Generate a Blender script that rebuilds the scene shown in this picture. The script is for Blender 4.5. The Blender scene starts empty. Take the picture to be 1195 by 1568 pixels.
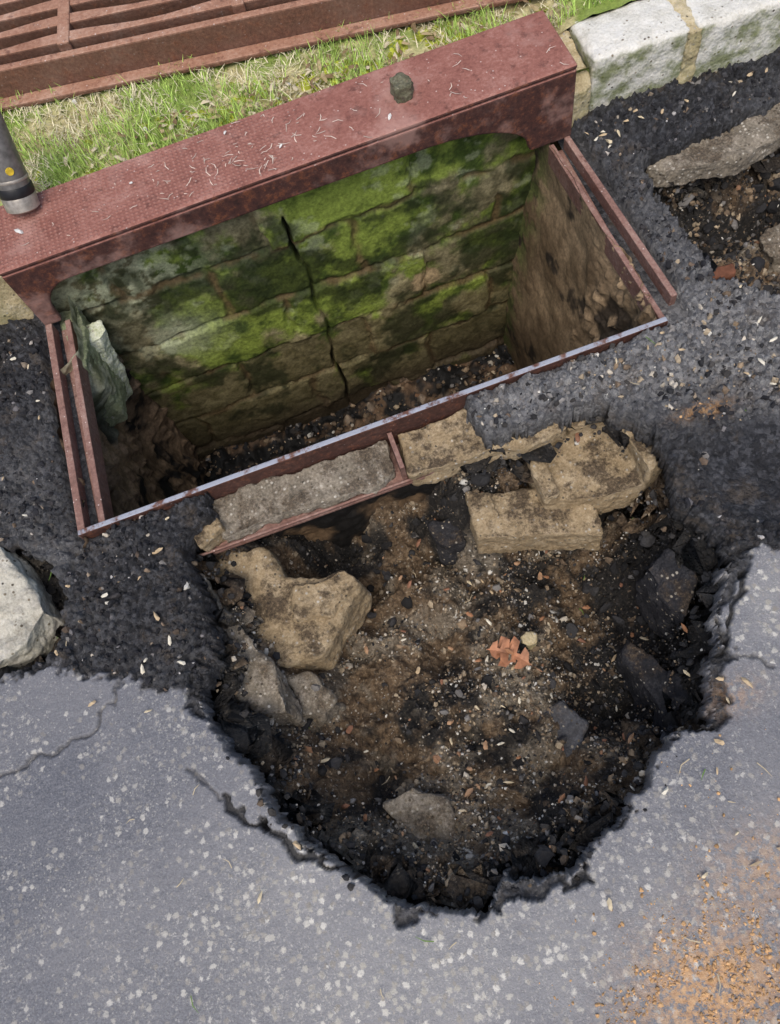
import bpy, bmesh, math, numpy as np
from mathutils import Vector, Matrix
rng=np.random.default_rng(7)
scene=bpy.context.scene
col=scene.collection
# ---------------------------------------------------------------- noise
def _h(ix,iy,iz,seed):
    n=(ix.astype(np.int64)*374761393+iy.astype(np.int64)*668265263+iz*2147483647+seed*1274126177)&0xffffffff
    n=((n^(n>>13))*1274126177)&0xffffffff
    n=((n^(n>>16))*2246822519)&0xffffffff
    n=n^(n>>15)
    return (n&0xffffff)/float(0xffffff)
def vn(x,y,seed=0):
    ix=np.floor(x);iy=np.floor(y);fx=x-ix;fy=y-iy
    fx=fx*fx*(3-2*fx);fy=fy*fy*(3-2*fy)
    a=_h(ix,iy,0,seed);b=_h(ix+1,iy,0,seed);c=_h(ix,iy+1,0,seed);d=_h(ix+1,iy+1,0,seed)
    return (a*(1-fx)+b*fx)*(1-fy)+(c*(1-fx)+d*fx)*fy
def fbm(x,y,s,oct=4,seed=0,g=.5):
    r=0;a=1;t=0
    for o in range(oct):
        r=r+a*vn(x*s,y*s,seed+o*17);t+=a;a*=g;s*=2.03
    return r/t
def vn3(x,y,z,seed=0):
    iz=np.floor(z);fz=z-iz;fz=fz*fz*(3-2*fz)
    r=[]
    for k in (0,1):
        ix=np.floor(x);iy=np.floor(y);fx=x-ix;fy=y-iy
        fx=fx*fx*(3-2*fx);fy=fy*fy*(3-2*fy)
        zz=(iz+k).astype(np.int64)
        a=_h(ix,iy,zz,seed);b=_h(ix+1,iy,zz,seed);c=_h(ix,iy+1,zz,seed);d=_h(ix+1,iy+1,zz,seed)
        r.append((a*(1-fx)+b*fx)*(1-fy)+(c*(1-fx)+d*fx)*fy)
    return r[0]*(1-fz)+r[1]*fz
def fbm3(p,s,oct=4,seed=0,g=.5):
    r=0;a=1;t=0
    for o in range(oct):
        r=r+a*vn3(p[:,0]*s,p[:,1]*s,p[:,2]*s,seed+o*13);t+=a;a*=g;s*=2.03
    return r/t
def worley(x,y,s,seed=0):
    X=x*s;Y=y*s;ix=np.floor(X);iy=np.floor(Y)
    best=np.full(X.shape,9.);idr=np.zeros(X.shape)
    for i in(-1,0,1):
        for j in(-1,0,1):
            cx=ix+i;cy=iy+j
            d=np.hypot(cx+_h(cx,cy,1,seed)-X,cy+_h(cx,cy,2,seed)-Y)
            m=d<best
            best=np.where(m,d,best);idr=np.where(m,_h(cx,cy,3,seed),idr)
    return best,idr
def ss(a,b,x):
    t=np.clip((x-a)/(b-a),0,1);return t*t*(3-2*t)
def segdist(x,y,pts,closed=False):
    d=np.full(x.shape,9.)
    n=len(pts)
    for i in range(n if closed else n-1):
        ax,ay=pts[i];bx,by=pts[(i+1)%n]
        vx,vy=bx-ax,by-ay;L=vx*vx+vy*vy+1e-12
        t=np.clip(((x-ax)*vx+(y-ay)*vy)/L,0,1)
        d=np.minimum(d,np.hypot(x-ax-t*vx,y-ay-t*vy))
    return d
def inside(x,y,pts):
    c=np.zeros(x.shape,bool);n=len(pts)
    for i in range(n):
        ax,ay=pts[i];bx,by=pts[(i+1)%n]
        if ay==by: continue
        m=((ay>y)!=(by>y))&(x<(bx-ax)*(y-ay)/(by-ay)+ax)
        c^=m
    return c
def sdf(x,y,pts):   # positive inside
    d=segdist(x,y,pts,True)
    return np.where(inside(x,y,pts),d,-d)
def gauss(x,y,cx,cy,r,r2=None):
    r2=r2 or r
    return np.exp(-(((x-cx)/r)**2+((y-cy)/r2)**2))
# ---------------------------------------------------------------- mesh helpers
def mesh_np(name,V,F,mat=None,smooth=False,attrs=None):
    me=bpy.data.meshes.new(name)
    V=np.asarray(V,np.float32);F=np.asarray(F,np.int32);k=F.shape[1]
    me.vertices.add(len(V));me.vertices.foreach_set('co',V.ravel())
    me.loops.add(F.size);me.loops.foreach_set('vertex_index',F.ravel())
    me.polygons.add(len(F));me.polygons.foreach_set('loop_start',np.arange(0,F.size,k,dtype=np.int32))
    me.polygons.foreach_set('loop_total',np.full(len(F),k,np.int32))
    me.update(calc_edges=True)
    me.polygons.foreach_set('use_smooth',np.full(len(F),smooth))
    for an,a in (attrs or {}).items():
        at=me.color_attributes.new(an,'FLOAT_COLOR','POINT')
        a=np.asarray(a,np.float32)
        if a.shape[1]==3:a=np.concatenate([a,np.ones((len(a),1),np.float32)],1)
        at.data.foreach_set('color',a.ravel())
    me.validate()
    ob=bpy.data.objects.new(name,me);col.objects.link(ob)
    if mat:me.materials.append(mat)
    return ob
def gridF(nx,ny):
    i=np.arange(nx-1)[:,None]*ny+np.arange(ny-1)[None,:]
    i=i.ravel()
    return np.stack([i,i+ny,i+ny+1,i+1],1)
def bm_obj(name,bm,mat,smooth=False):
    bmesh.ops.recalc_face_normals(bm,faces=bm.faces)
    me=bpy.data.meshes.new(name);bm.to_mesh(me);bm.free()
    ob=bpy.data.objects.new(name,me);col.objects.link(ob)
    if mat:me.materials.append(mat)
    if smooth:
        for p in me.polygons:p.use_smooth=True
    return ob
def bm_prism(bm,poly,z0,z1):
    a=[bm.verts.new((x,y,z0)) for x,y in poly];b=[bm.verts.new((x,y,z1)) for x,y in poly]
    bm.faces.new(a[::-1]);bm.faces.new(b);n=len(poly)
    for i in range(n):bm.faces.new((a[i],a[(i+1)%n],b[(i+1)%n],b[i]))
def bm_box(bm,x0,x1,y0,y1,z0,z1):
    bm_prism(bm,[(x0,y0),(x1,y0),(x1,y1),(x0,y1)],z0,z1)
def bm_bar(bm,p0,p1,w,z0,z1):
    d=Vector((p1[0]-p0[0],p1[1]-p0[1])).normalized();n=Vector((-d.y,d.x))*w/2
    bm_prism(bm,[(p0[0]-n.x,p0[1]-n.y),(p1[0]-n.x,p1[1]-n.y),(p1[0]+n.x,p1[1]+n.y),(p0[0]+n.x,p0[1]+n.y)],z0,z1)
def evaluated(ob,mods):
    for t,kw in mods:
        m=ob.modifiers.new(t,t)
        for k,v in kw.items():setattr(m,k,v)
    dg=bpy.context.evaluated_depsgraph_get()
    me=bpy.data.meshes.new_from_object(ob.evaluated_get(dg))
    ob.modifiers.clear();old=ob.data;ob.data=me;bpy.data.meshes.remove(old)
    return ob
def displace(ob,amp,s,seed=0,oct=4,smooth=True,amp2=0,s2=1):
    me=ob.data;n=len(me.vertices)
    co=np.empty(n*3,np.float32);me.vertices.foreach_get('co',co);co=co.reshape(-1,3)
    no=np.empty(n*3,np.float32);me.vertices.foreach_get('normal',no);no=no.reshape(-1,3)
    p=co.astype(float)+50
    d=(fbm3(p,s,oct,seed)-.5)*2*amp
    if amp2:d=d+(fbm3(p,s2,2,seed+5)-.5)*2*amp2
    co=co+no*d[:,None]
    me.vertices.foreach_set('co',co.astype(np.float32).ravel());me.update()
    for q in me.polygons:q.use_smooth=smooth
def chunk(name,polys,mat,amp=.012,s=14,tilt=(0,0),seed=0,voxel=.0045,it=2,lean=(0,0)):
    bm=bmesh.new()
    for poly,z0,z1 in polys:bm_prism(bm,poly,z0,z1)
    ob=bm_obj(name,bm,mat)
    evaluated(ob,[('REMESH',dict(mode='VOXEL',voxel_size=voxel)),('SMOOTH',dict(factor=.5,iterations=it))])
    displace(ob,amp,s,seed,6,True,.0045,75)
    c=np.mean([q for q in polys[0][0]],axis=0);zc=polys[0][2]
    for v in ob.data.vertices:
        v.co.z+=tilt[0]*(v.co.x-c[0])+tilt[1]*(v.co.y-c[1])
        if lean[0] or lean[1]:
            v.co.x+=lean[0]*(v.co.z-zc);v.co.y+=lean[1]*(v.co.z-zc)
    return ob
# ---------------------------------------------------------------- materials
class M:
    def __init__(s,name,rough=.8,spec=.4):
        s.m=bpy.data.materials.new(name);s.m.use_nodes=True;s.nt=s.m.node_tree
        s.b=s.nt.nodes['Principled BSDF'];s.b.inputs['Roughness'].default_value=rough
        s.b.inputs['Specular IOR Level'].default_value=spec
        s.P=s.nt.nodes.new('ShaderNodeTexCoord').outputs['Object']
    def n(s,t,**k):
        x=s.nt.nodes.new(t)
        for a,v in k.items():setattr(x,a,v)
        return x
    def set(s,sock,v):
        if isinstance(v,bpy.types.NodeSocket):s.nt.links.new(v,sock)
        elif isinstance(v,(tuple,list)) and len(v)==3 and sock.type=='RGBA':sock.default_value=(*v,1)
        else:sock.default_value=v
    def noise(s,scale,detail=3,rough=.5,vec=None,out='Fac',dist=0):
        x=s.n('ShaderNodeTexNoise');s.set(x.inputs['Vector'],vec or s.P);x.inputs['Scale'].default_value=scale
        x.inputs['Detail'].default_value=detail;x.inputs['Roughness'].default_value=rough;x.inputs['Distortion'].default_value=dist
        return x.outputs[out]
    def voro(s,scale,vec=None,feature='F1'):
        x=s.n('ShaderNodeTexVoronoi',feature=feature);s.set(x.inputs['Vector'],vec or s.P);x.inputs['Scale'].default_value=scale
        return x.outputs['Distance'],x.outputs['Color']
    def math(s,op,a,b=0,c=None,clamp=False):
        x=s.n('ShaderNodeMath',operation=op,use_clamp=clamp);s.set(x.inputs[0],a);s.set(x.inputs[1],b)
        if c is not None:s.set(x.inputs[2],c)
        return x.outputs[0]
    def step(s,a,e0,e1):
        x=s.n('ShaderNodeMapRange',interpolation_type='SMOOTHSTEP');s.set(x.inputs[0],a);s.set(x.inputs[1],e0);s.set(x.inputs[2],e1)
        return x.outputs[0]
    def mix(s,f,a,b,mode='MIX'):
        x=s.n('ShaderNodeMix',data_type='RGBA',blend_type=mode);s.set(x.inputs[0],f);s.set(x.inputs[6],a);s.set(x.inputs[7],b)
        return x.outputs[2]
    def ramp(s,f,st):
        x=s.n('ShaderNodeValToRGB');e=x.color_ramp.elements
        while len(e)<len(st):e.new(.5)
        for i,(p,c) in enumerate(st):e[i].position=p;e[i].color=(*c,1)
        s.set(x.inputs[0],f);return x.outputs[0]
    def attr(s,name):
        x=s.n('ShaderNodeAttribute',attribute_name=name);y=s.n('ShaderNodeSeparateColor');s.nt.links.new(x.outputs['Color'],y.inputs[0])
        return x.outputs['Color'],y.outputs[0],y.outputs[1],y.outputs[2]
    def sep(s,c):
        y=s.n('ShaderNodeSeparateColor');s.set(y.inputs[0],c);return y.outputs
    def bump(s,h,dist=.002,strength=1,normal=None):
        x=s.n('ShaderNodeBump');x.inputs['Distance'].default_value=dist;x.inputs['Strength'].default_value=strength
        s.set(x.inputs['Height'],h)
        if normal:s.set(x.inputs['Normal'],normal)
        return x.outputs[0]
    def nz(s):
        geo=s.n('ShaderNodeNewGeometry');q=s.n('ShaderNodeSeparateXYZ');s.set(q.inputs[0],geo.outputs['Normal']);return q.outputs[2]
    def fin(s,color,rough=None,normal=None):
        s.set(s.b.inputs['Base Color'],color)
        if rough is not None:s.set(s.b.inputs['Roughness'],rough)
        if normal is not None:s.set(s.b.inputs['Normal'],normal)
        return s.m
def mat_ground():
    m=M('ground_asphalt_soil',.5,.5)
    _,rough,soil,stain=m.attr('zone');_,brown,crack,light=m.attr('tone')
    wob=m.noise(150,4,.7,out='Color')
    vec=m.n('ShaderNodeVectorMath',operation='MULTIPLY_ADD');m.set(vec.inputs[0],wob);vec.inputs[1].default_value=(.016,.016,.016);m.set(vec.inputs[2],m.P)
    pv=vec.outputs[0]
    fn=m.noise(260,4,.75)
    base=m.ramp(fn,[(.25,(.050,.053,.062)),(.5,(.122,.127,.147)),(.75,(.25,.255,.275))])
    big=m.noise(3.2,4,.6)
    base=m.mix(m.step(big,.35,.7),base,m.mix(.4,base,(.26,.255,.26)))
    base=m.mix(m.math('MULTIPLY',light,.38),base,(.42,.41,.40))
    d1,c1=m.voro(80,pv);r1=m.sep(c1)
    dens=m.math('SUBTRACT',.97,m.math('MULTIPLY',m.step(m.noise(5,4,.6),.38,.66),.42))
    dens=m.math('SUBTRACT',dens,m.math('MULTIPLY',light,.5))
    s1=m.math('MULTIPLY',m.math('GREATER_THAN',r1[0],dens),m.step(d1,.55,.28))
    ag=m.ramp(r1[1],[(0,(.24,.22,.19)),(.5,(.40,.375,.32)),(1,(.72,.69,.62))])
    c=m.mix(m.math('MULTIPLY',s1,m.math('ADD',.55,m.math('MULTIPLY',light,.35)),clamp=True),base,ag)
    d2,c2=m.voro(190,pv);r2=m.sep(c2)
    s2=m.math('MULTIPLY',m.math('GREATER_THAN',r2[0],m.math('SUBTRACT',dens,.08)),m.step(d2,.5,.3))
    c=m.mix(m.math('MULTIPLY',s2,.5),c,m.ramp(r2[1],[(0,(.25,.24,.22)),(1,(.55,.53,.48))]))
    # broken asphalt: darker, lumpy
    d3,c3=m.voro(115,pv);r3=m.sep(c3)
    dk=m.ramp(m.math('ADD',m.math('MULTIPLY',r3[0],.36),m.math('MULTIPLY',m.noise(60,5,.75),.64)),[(.25,(.010,.010,.012)),(.5,(.032,.033,.038)),(.72,(.105,.107,.118))])
    gr=m.ramp(m.math('ADD',m.math('MULTIPLY',r3[1],.45),m.math('MULTIPLY',fn,.55)),[(.15,(.07,.07,.075)),(.42,(.17,.172,.18)),(.65,(.31,.31,.315)),(.9,(.55,.54,.50))])
    rc=m.mix(light,dk,gr)
    rc=m.mix(m.math('MULTIPLY',m.step(m.noise(13,5,.7),.53,.70),.45),rc,(.16,.12,.08))
    c=m.mix(rough,c,rc)
    # soil
    n1=m.noise(60,5,.72)
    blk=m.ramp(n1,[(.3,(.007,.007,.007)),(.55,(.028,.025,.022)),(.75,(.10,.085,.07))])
    brn=m.ramp(n1,[(.28,(.045,.028,.016)),(.48,(.165,.108,.060)),(.64,(.32,.23,.14)),(.8,(.48,.40,.28))])
    pal=m.ramp(n1,[(.28,(.08,.07,.05)),(.48,(.25,.21,.155)),(.64,(.42,.37,.29)),(.8,(.60,.55,.46))])
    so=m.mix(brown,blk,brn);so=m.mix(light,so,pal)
    d4,c4=m.voro(150,pv);r4=m.sep(c4)
    s4=m.math('MULTIPLY',m.math('GREATER_THAN',r4[0],.66),m.step(d4,.45,.25))
    s4=m.math('MULTIPLY',s4,m.math('ADD',.4,m.math('MULTIPLY',.5,m.math('MAXIMUM',brown,light))))
    so=m.mix(s4,so,m.ramp(r4[1],[(0,(.05,.045,.04)),(.35,(.16,.12,.08)),(.7,(.38,.31,.22)),(1,(.60,.56,.48))]))
    c=m.mix(soil,c,so)
    sm=m.math('MULTIPLY',stain,m.step(m.noise(75,5,.75),.42,.54),clamp=True)
    c=m.mix(m.math('MULTIPLY',sm,.9),c,m.ramp(m.noise(120,3),[(.3,(.42,.22,.09)),(.7,(.64,.40,.20))]))
    c=m.mix(crack,c,(.012,.012,.013))
    h=m.math('ADD',m.math('MULTIPLY',m.noise(330,3,.7),.7),m.math('MULTIPLY',d1,-.5))
    h2=m.math('ADD',m.math('MULTIPLY',d3,-1.5),m.math('MULTIPLY',n1,1.3))
    mm=m.n('ShaderNodeMix',data_type='FLOAT');m.set(mm.inputs[0],m.math('MAXIMUM',rough,soil));m.set(mm.inputs[2],h);m.set(mm.inputs[3],m.math('MULTIPLY',h2,2.4))
    rr=m.n('ShaderNodeMix',data_type='FLOAT');m.set(rr.inputs[0],m.math('MAXIMUM',soil,m.math('MULTIPLY',rough,.6)));m.set(rr.inputs[2],.45);m.set(rr.inputs[3],.74)
    return m.fin(c,rr.outputs[0],m.bump(mm.outputs[0],.0022,.9))
def mat_attr(name,rough=.85,fine=160,bd=.002,var=.35,spec=.3):
    m=M(name,rough,spec)
    c,_,_,_=m.attr('col')
    n=m.noise(fine,4,.7)
    c=m.mix(1,c,m.ramp(n,[(.25,(1-var,)*3),(.5,(1,1,1)),(.75,(1+var,)*3)]),'MULTIPLY')
    return m.fin(c,None,m.bump(n,bd,.8))
def mat_rust(name,a,b,c_,plate=False,worn=None,side=.72):
    m=M(name,.7,.35)
    n=m.noise(9,6,.7);n2=m.noise(110,5,.75);n3=m.noise(38,5,.7)
    c=m.ramp(m.math('ADD',m.math('MULTIPLY',n,.5),m.math('MULTIPLY',n2,.5)),[(.3,a),(.5,b),(.70,c_)])
    c=m.mix(m.math('MULTIPLY',m.step(n3,.54,.68),.6),c,(.085,.034,.027))
    d,cc=m.voro(140);r=m.sep(cc)
    c=m.mix(m.math('MULTIPLY',m.math('GREATER_THAN',r[0],.94),m.step(d,.32,.15)),c,(.62,.50,.45))
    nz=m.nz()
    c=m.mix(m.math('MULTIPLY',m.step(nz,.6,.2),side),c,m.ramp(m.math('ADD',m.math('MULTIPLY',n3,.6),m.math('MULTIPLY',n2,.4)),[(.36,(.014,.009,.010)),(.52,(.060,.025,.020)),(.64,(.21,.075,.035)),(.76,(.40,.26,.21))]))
    if worn:
        c=m.mix(m.math('MULTIPLY',m.step(nz,.5,.9),m.step(m.noise(25,4,.7),.38,.52)),c,worn)
    h=m.math('ADD',n2,n3)
    if plate:
        # foot-worn paler patches and a rusted front lip
        c=m.mix(m.math('MULTIPLY',m.step(m.noise(5,5,.7),.50,.66),.45),c,(.52,.32,.27))
        sp=m.n('ShaderNodeSeparateXYZ');m.set(sp.inputs[0],m.P)
        k=2*math.pi/.0155
        u=m.math('SINE',m.math('MULTIPLY',m.math('ADD',sp.outputs[0],sp.outputs[1]),k*.7))
        v=m.math('SINE',m.math('MULTIPLY',m.math('SUBTRACT',sp.outputs[0],sp.outputs[1]),k*.7))
        pl=m.step(m.math('MULTIPLY',u,v),.1,.6)
        msk=m.math('MULTIPLY',pl,m.step(m.math('ADD',sp.outputs[0],m.math('MULTIPLY',n,.3)),.32,.12))
        msk=m.math('MULTIPLY',msk,m.step(nz,.6,.9))
        msk=m.math('MULTIPLY',msk,m.step(n3,.30,.5))
        c=m.mix(m.math('MULTIPLY',msk,.45),c,(.50,.26,.20))
        h=m.math('ADD',m.math('MULTIPLY',h,.5),m.math('MULTIPLY',msk,1.0))
    return m.fin(c,None,m.bump(h,.002,.85))
def mat_conc(name,lo,mid,hi,green=0,spot=.75,dirt=0):
    m=M(name,.9,.25)
    n=m.noise(18,6,.7);n2=m.noise(170,5,.75);n3=m.noise(26,6,.75)
    c=m.ramp(m.math('ADD',m.math('MULTIPLY',n,.5),m.math('MULTIPLY',n2,.5)),[(.33,lo),(.5,mid),(.66,hi)])
    d,cc=m.voro(110);r=m.sep(cc)
    c=m.mix(m.math('MULTIPLY',m.math('GREATER_THAN',r[0],spot),m.step(d,.42,.22)),c,m.ramp(r[1],[(0,(.06,.05,.04)),(.4,(.24,.20,.14)),(1,(.62,.58,.50))]))
    nz=m.nz()
    if green:
        c=m.mix(m.math('MULTIPLY',m.step(nz,.75,.2),m.math('MULTIPLY',m.step(m.noise(14,5,.7),.35,.6),green)),c,(.16,.19,.055))
    if dirt:
        dm=m.math('MULTIPLY',m.math('MULTIPLY',m.step(m.math('ADD',m.math('MULTIPLY',n3,.55),m.math('MULTIPLY',m.noise(9,3),.45)),.46,.57),m.step(nz,.3,.8)),dirt)
        c=m.mix(dm,c,m.ramp(n2,[(.35,(.015,.013,.012)),(.55,(.085,.06,.038)),(.7,(.25,.18,.11))]))
    h=m.math('ADD',m.math('ADD',n2,n3),m.math('MULTIPLY',d,-.7))
    return m.fin(c,None,m.bump(h,.003,.9))
def mat_simple(name,colr,rough=.6,metal=0,var=.3,fine=80):
    m=M(name,rough,.4);m.b.inputs['Metallic'].default_value=metal
    n=m.noise(fine,3)
    c=m.mix(1,colr,m.ramp(n,[(.3,(1-var,)*3),(.7,(1+var,)*3)]),'MULTIPLY')
    return m.fin(c,None,m.bump(n,.0006,.5))
MG=mat_ground()
MA=mat_attr('stone_tint',.85,200,.001,.3)
MW=mat_attr('basin_masonry',.7,120,.0022,.5)
MV=mat_attr('verge_soil',.9,140,.003,.4)
MB=mat_attr('plant_tint',.7,60,.0002,.15)
MH=mat_rust('rusted_plate',(.16,.055,.042),(.31,.13,.10),(.50,.28,.23),True,side=.92)
MR=mat_rust('rusted_steel',(.11,.06,.048),(.27,.15,.12),(.45,.32,.27),side=.4)
MRW=mat_rust('worn_rail_steel',(.05,.022,.016),(.15,.07,.05),(.26,.17,.14),worn=(.36,.38,.44))
MGR=mat_rust('rusted_grate_iron',(.20,.08,.045),(.39,.21,.14),(.57,.39,.30),side=.65)
MT=mat_conc('tan_concrete',(.17,.12,.065),(.36,.275,.165),(.56,.46,.32),dirt=.9)
MGY=mat_conc('grey_gravel_concrete',(.08,.07,.055),(.25,.215,.165),(.46,.41,.34),spot=.40,dirt=.75)
MK=mat_conc('kerb_concrete',(.50,.48,.40),(.76,.74,.67),(.88,.87,.82),.85,.9)
MKY=mat_conc('yellow_kerb_concrete',(.30,.23,.12),(.54,.45,.27),(.70,.63,.47),.3,.9)
MWC=mat_conc('pale_concrete',(.36,.33,.26),(.58,.55,.46),(.76,.73,.66),.15,.85,dirt=.35)
MCL=mat_conc('clod_asphalt',(.012,.012,.013),(.030,.030,.034),(.085,.082,.085),spot=.80,dirt=.7)
# ---------------------------------------------------------------- ground sheet
HOLE=[(-.434,.701),(-.428,.631),(-.422,.549),(-.432,.483),(-.462,.439),(-.467,.394),(-.451,.357),(-.445,.304),(-.419,.264),(-.396,.214),(-.383,.145),(-.343,.091),(-.305,.051),(-.260,.003),(-.217,-.048),(-.146,-.083),(-.070,-.097),(-.029,-.066),(.032,-.075),(.1,-.082),(.157,-.047),(.208,-.025),(.267,-.001),(.289,.032),(.345,.059),(.404,.056),(.433,.094),(.435,.13),(.478,.177),(.534,.275),(.585,.324),(.586,.366),(.556,.466),(.570,.552),(.562,.638),(.50,.722),(.391,.735),(.239,.744),(.235,.80),(.245,.95),(-.35,.95),(-.36,.80),(-.43,.76)]
HOLE2=[(.885,1.308),(.969,1.311),(1.054,1.315),(1.222,1.335),(1.40,1.34),(1.42,1.0),(1.38,.80),(1.1,.78),(.947,.825),(.892,.878),(.847,.937),(.838,1.03),(.834,1.167),(.843,1.272)]
HOLE3=[(-.90,.90),(-.79,.88),(-.72,.81),(-.70,.72),(-.735,.62),(-.80,.60),(-.92,.60)]
FX0,FX1,FY0,FY1,ST=-1.08,1.5,-.46,1.56,.0031
xf=np.arange(FX0,FX1,ST);yf=np.arange(FY0,FY1,ST)
def outer(a,sgn):
    g=.01;r=[];p=a
    while abs(p-a)<45:
        p+=sgn*g;r.append(p);g*=1.35
    return np.array(r)
xs=np.concatenate([outer(FX0,-1)[::-1],xf,outer(xf[-1],1)])
ys=np.concatenate([outer(FY0,-1)[::-1],yf,outer(yf[-1],1)])
X,Y=np.meshgrid(xs,ys,indexing='ij')
wx=(fbm(X,Y,22,3,5)-.5)*.035;wy=(fbm(X,Y,22,3,9)-.5)*.035
fx2=(fbm(X,Y,90,3,15)-.5)*.018
S1=sdf(X+wx,Y+wy,HOLE)+fx2
S2=sdf(X+wx,Y+wy,HOLE2)+fx2
S3=sdf(X+wx,Y+wy,HOLE3)+fx2
yb=np.interp(X+wx,[-5,-.93,-.75,-.62,-.466,-.40,0,.55,.60,.667,.8,1.3,5],[.75,.606,.583,.51,.407,.25,.0,.30,.335,.30,.26,.1,.0])
rough=ss(-.006,.008,Y+wy*1.5+fx2*2-yb)
f1,i1=worley(X+wx,Y+wy,55,1);f2,i2=worley(X,Y,110,2);f3,i3=worley(X+wx*1.5,Y+wy*1.5,24,3)
lump=(np.clip(.6-f1,0,1)*(.4+i1))*.012+np.clip(.55-f2,0,1)*.006
z=(fbm(X,Y,3,3,21)-.5)*.010+(fbm(X,Y,90,2,4)-.5)*.0015
patch=gauss(X,Y,.74,.47,.13,.12)
patch=ss(.3,.5,patch)
zr=(fbm(X,Y,9,6,31,.6)-.5)*.055+lump*2.0*(1-.7*patch)+(np.clip(.5-f3,0,1)*i3)*.03*(1-patch)-.012
heap=gauss(X,Y,.45,.80,.20,.06)*.014
near_frame=((X>-.66)&(X<.76)&(Y>.84)&(Y<1.45))
z=z+rough*(zr+heap)
z=np.where(near_frame,-.03,z)
slump=gauss(X,Y,.70,.48,.14,.13)*.05
z=z-slump*rough
CR=[[(-.470,.227),(-.433,.173),(-.382,.127),(-.367,.093),(-.314,.062),(-.27,.02)],
    [(-.60,.51),(-.633,.47),(-.66,.455),(-.70,.425),(-.746,.421),(-.814,.419),(-.883,.404),(-1.0,.40)],
    [(.585,.29),(.571,.261),(.545,.24),(.516,.202),(.472,.167)],[(-.47,.227),(-.52,.30)],[(.44,.15),(.50,.16),(.55,.12)]]
crack=np.zeros(X.shape)
for k,c in enumerate(CR):
    d=segdist(X+(fbm(X,Y,35,4,40+k)-.5)*.04,Y+(fbm(X,Y,35,4,50+k)-.5)*.04,c)
    w=[.003,.0012,.0028,.0008,.0008][k]*(.3+1.6*fbm(X,Y,18,2,58+k))
    crack=np.maximum(crack,(1-ss(w,w+.004,d))*(.95 if k in(0,2) else .5))
z=z-crack*.012
# broken ledge round parts of the hole (surface course sheared off)
So=S1+.026*ss(.50,.60,fbm(X,Y,7,4,160))*ss(.75,.6,Y)+(fbm(X,Y,30,3,161)-.5)*.016
ledge=ss(-.002,.004,So)*(S1<=0)*(So>0)
z=z-ledge*(.012+.018*fbm(X,Y,40,3,162)-lump)
# --- sinkhole
floor=-.42+.13*gauss(X,Y,-.12,.03,.20,.16)+.10*gauss(X,Y,-.40,.45,.14,.25)+.05*gauss(X,Y,.1,.2,.3,.2)-.07*gauss(X,Y,.05,.72,.35,.12)-.10*gauss(X,Y,.42,.28,.10,.25)
rid=1-np.abs(fbm(X,Y,9,4,63)-.5)*2
floor=floor+(fbm(X,Y,7,5,60)-.5)*.17+(rid-.75)*.10+np.clip(.5-f3,0,1)*(i3**2)*.06+lump*1.5+np.clip(.45-f2,0,1)*.008
slope=1.9+3.5*ss(.2,.40,X)+.9*fbm(X,Y,8,2,61)-1.0*ss(.15,-.05,Y)*ss(.1,-.1,X)
def hole(z,S,floor,slope,th=.055,ledge=.02):
    s=np.clip(S,0,None)
    d0=th*ss(0,.007,s)
    und=np.clip(s-.012,0,None)
    soilz=-th-und*slope+(fbm(X,Y,16,5,71)-.5)*.10*ss(0.01,.05,s)+lump*1.6*ss(.01,.03,s)
    k=.03
    a=soilz;b=floor
    hmx=np.clip(.5+.5*(a-b)/k,0,1);mx=b*(1-hmx)+a*hmx+k*hmx*(1-hmx)
    zz=np.where(s<.012,z-d0,np.minimum(mx,-th))
    return np.where(S>0,zz,z)
z=hole(z,S1,floor,slope,.055+.04*fbm(X,Y,12,3,80))
floor2=-.21+(fbm(X,Y,9,4,65)-.5)*.2-.16*gauss(X,Y,1.05,1.17,.3,.08)+np.clip(.5-f3,0,1)*i3*.06+lump*1.5
z=hole(z,S2,floor2,2.2+fbm(X,Y,9,2,66)*3,.055)
floor3=-.09+(fbm(X,Y,14,3,67)-.5)*.05+lump
z=hole(z,S3,floor3,2.0,.03)
Smax=np.maximum(S1,np.maximum(S2,S3))
gx=np.gradient(Smax,xs,axis=0);gy=np.gradient(Smax,ys,axis=1)
gl=np.hypot(gx,gy)+1e-6
off=.045*ss(.006,.014,Smax)*(1-ss(.016,.085,Smax))*(.4+1.2*fbm(X,Y,10,2,90))
fine=((X>FX0)&(X<FX1)&(Y>FY0)&(Y<FY1))
off=off*fine
XX=X-gx/gl*off;YY=Y-gy/gl*off
soil=ss(.004,.012,np.maximum(S1,S2))
soil=np.maximum(soil,ss(.01,.02,S3))
brown=ss(.44,.60,fbm(X,Y,11,6,100,.6)+.24*gauss(X,Y,-.05,.60,.2,.18)+.20*gauss(X,Y,-.2,.45,.15)+.28*gauss(X,Y,-.12,.0,.14,.13)+.12*gauss(X,Y,.05,.2,.2)-.30*gauss(X,Y,.48,.22,.09,.35)-.14*gauss(X,Y,-.42,.25,.07,.14)-.10*gauss(X,Y,.18,-.03,.12,.05)-.10*gauss(X,Y,.1,.76,.3,.05)-.02)  # right wall near-black: dark asphalt, with its deep shade put into the colour
brown=np.where(S2>0,ss(.4,.6,fbm(X,Y,13,4,101)+.04-.4*gauss(X,Y,1.05,1.19,.3,.07)),brown)  # black beneath the slab: shade of the void painted into the colour
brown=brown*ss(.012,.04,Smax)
light=np.clip(gauss(X,Y,.45,.80,.32,.09)*1.1+gauss(X,Y,.85,.75,.3,.14)*1.1+gauss(X,Y,.80,1.0,.08,.3)*.45+gauss(X,Y,-.76,1.0,.08,.2)*.25+gauss(X,Y,-.70,.83,.08,.06)*.4+.6*(fbm(X,Y,6,4,111)-.42),0,1)*rough
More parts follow.
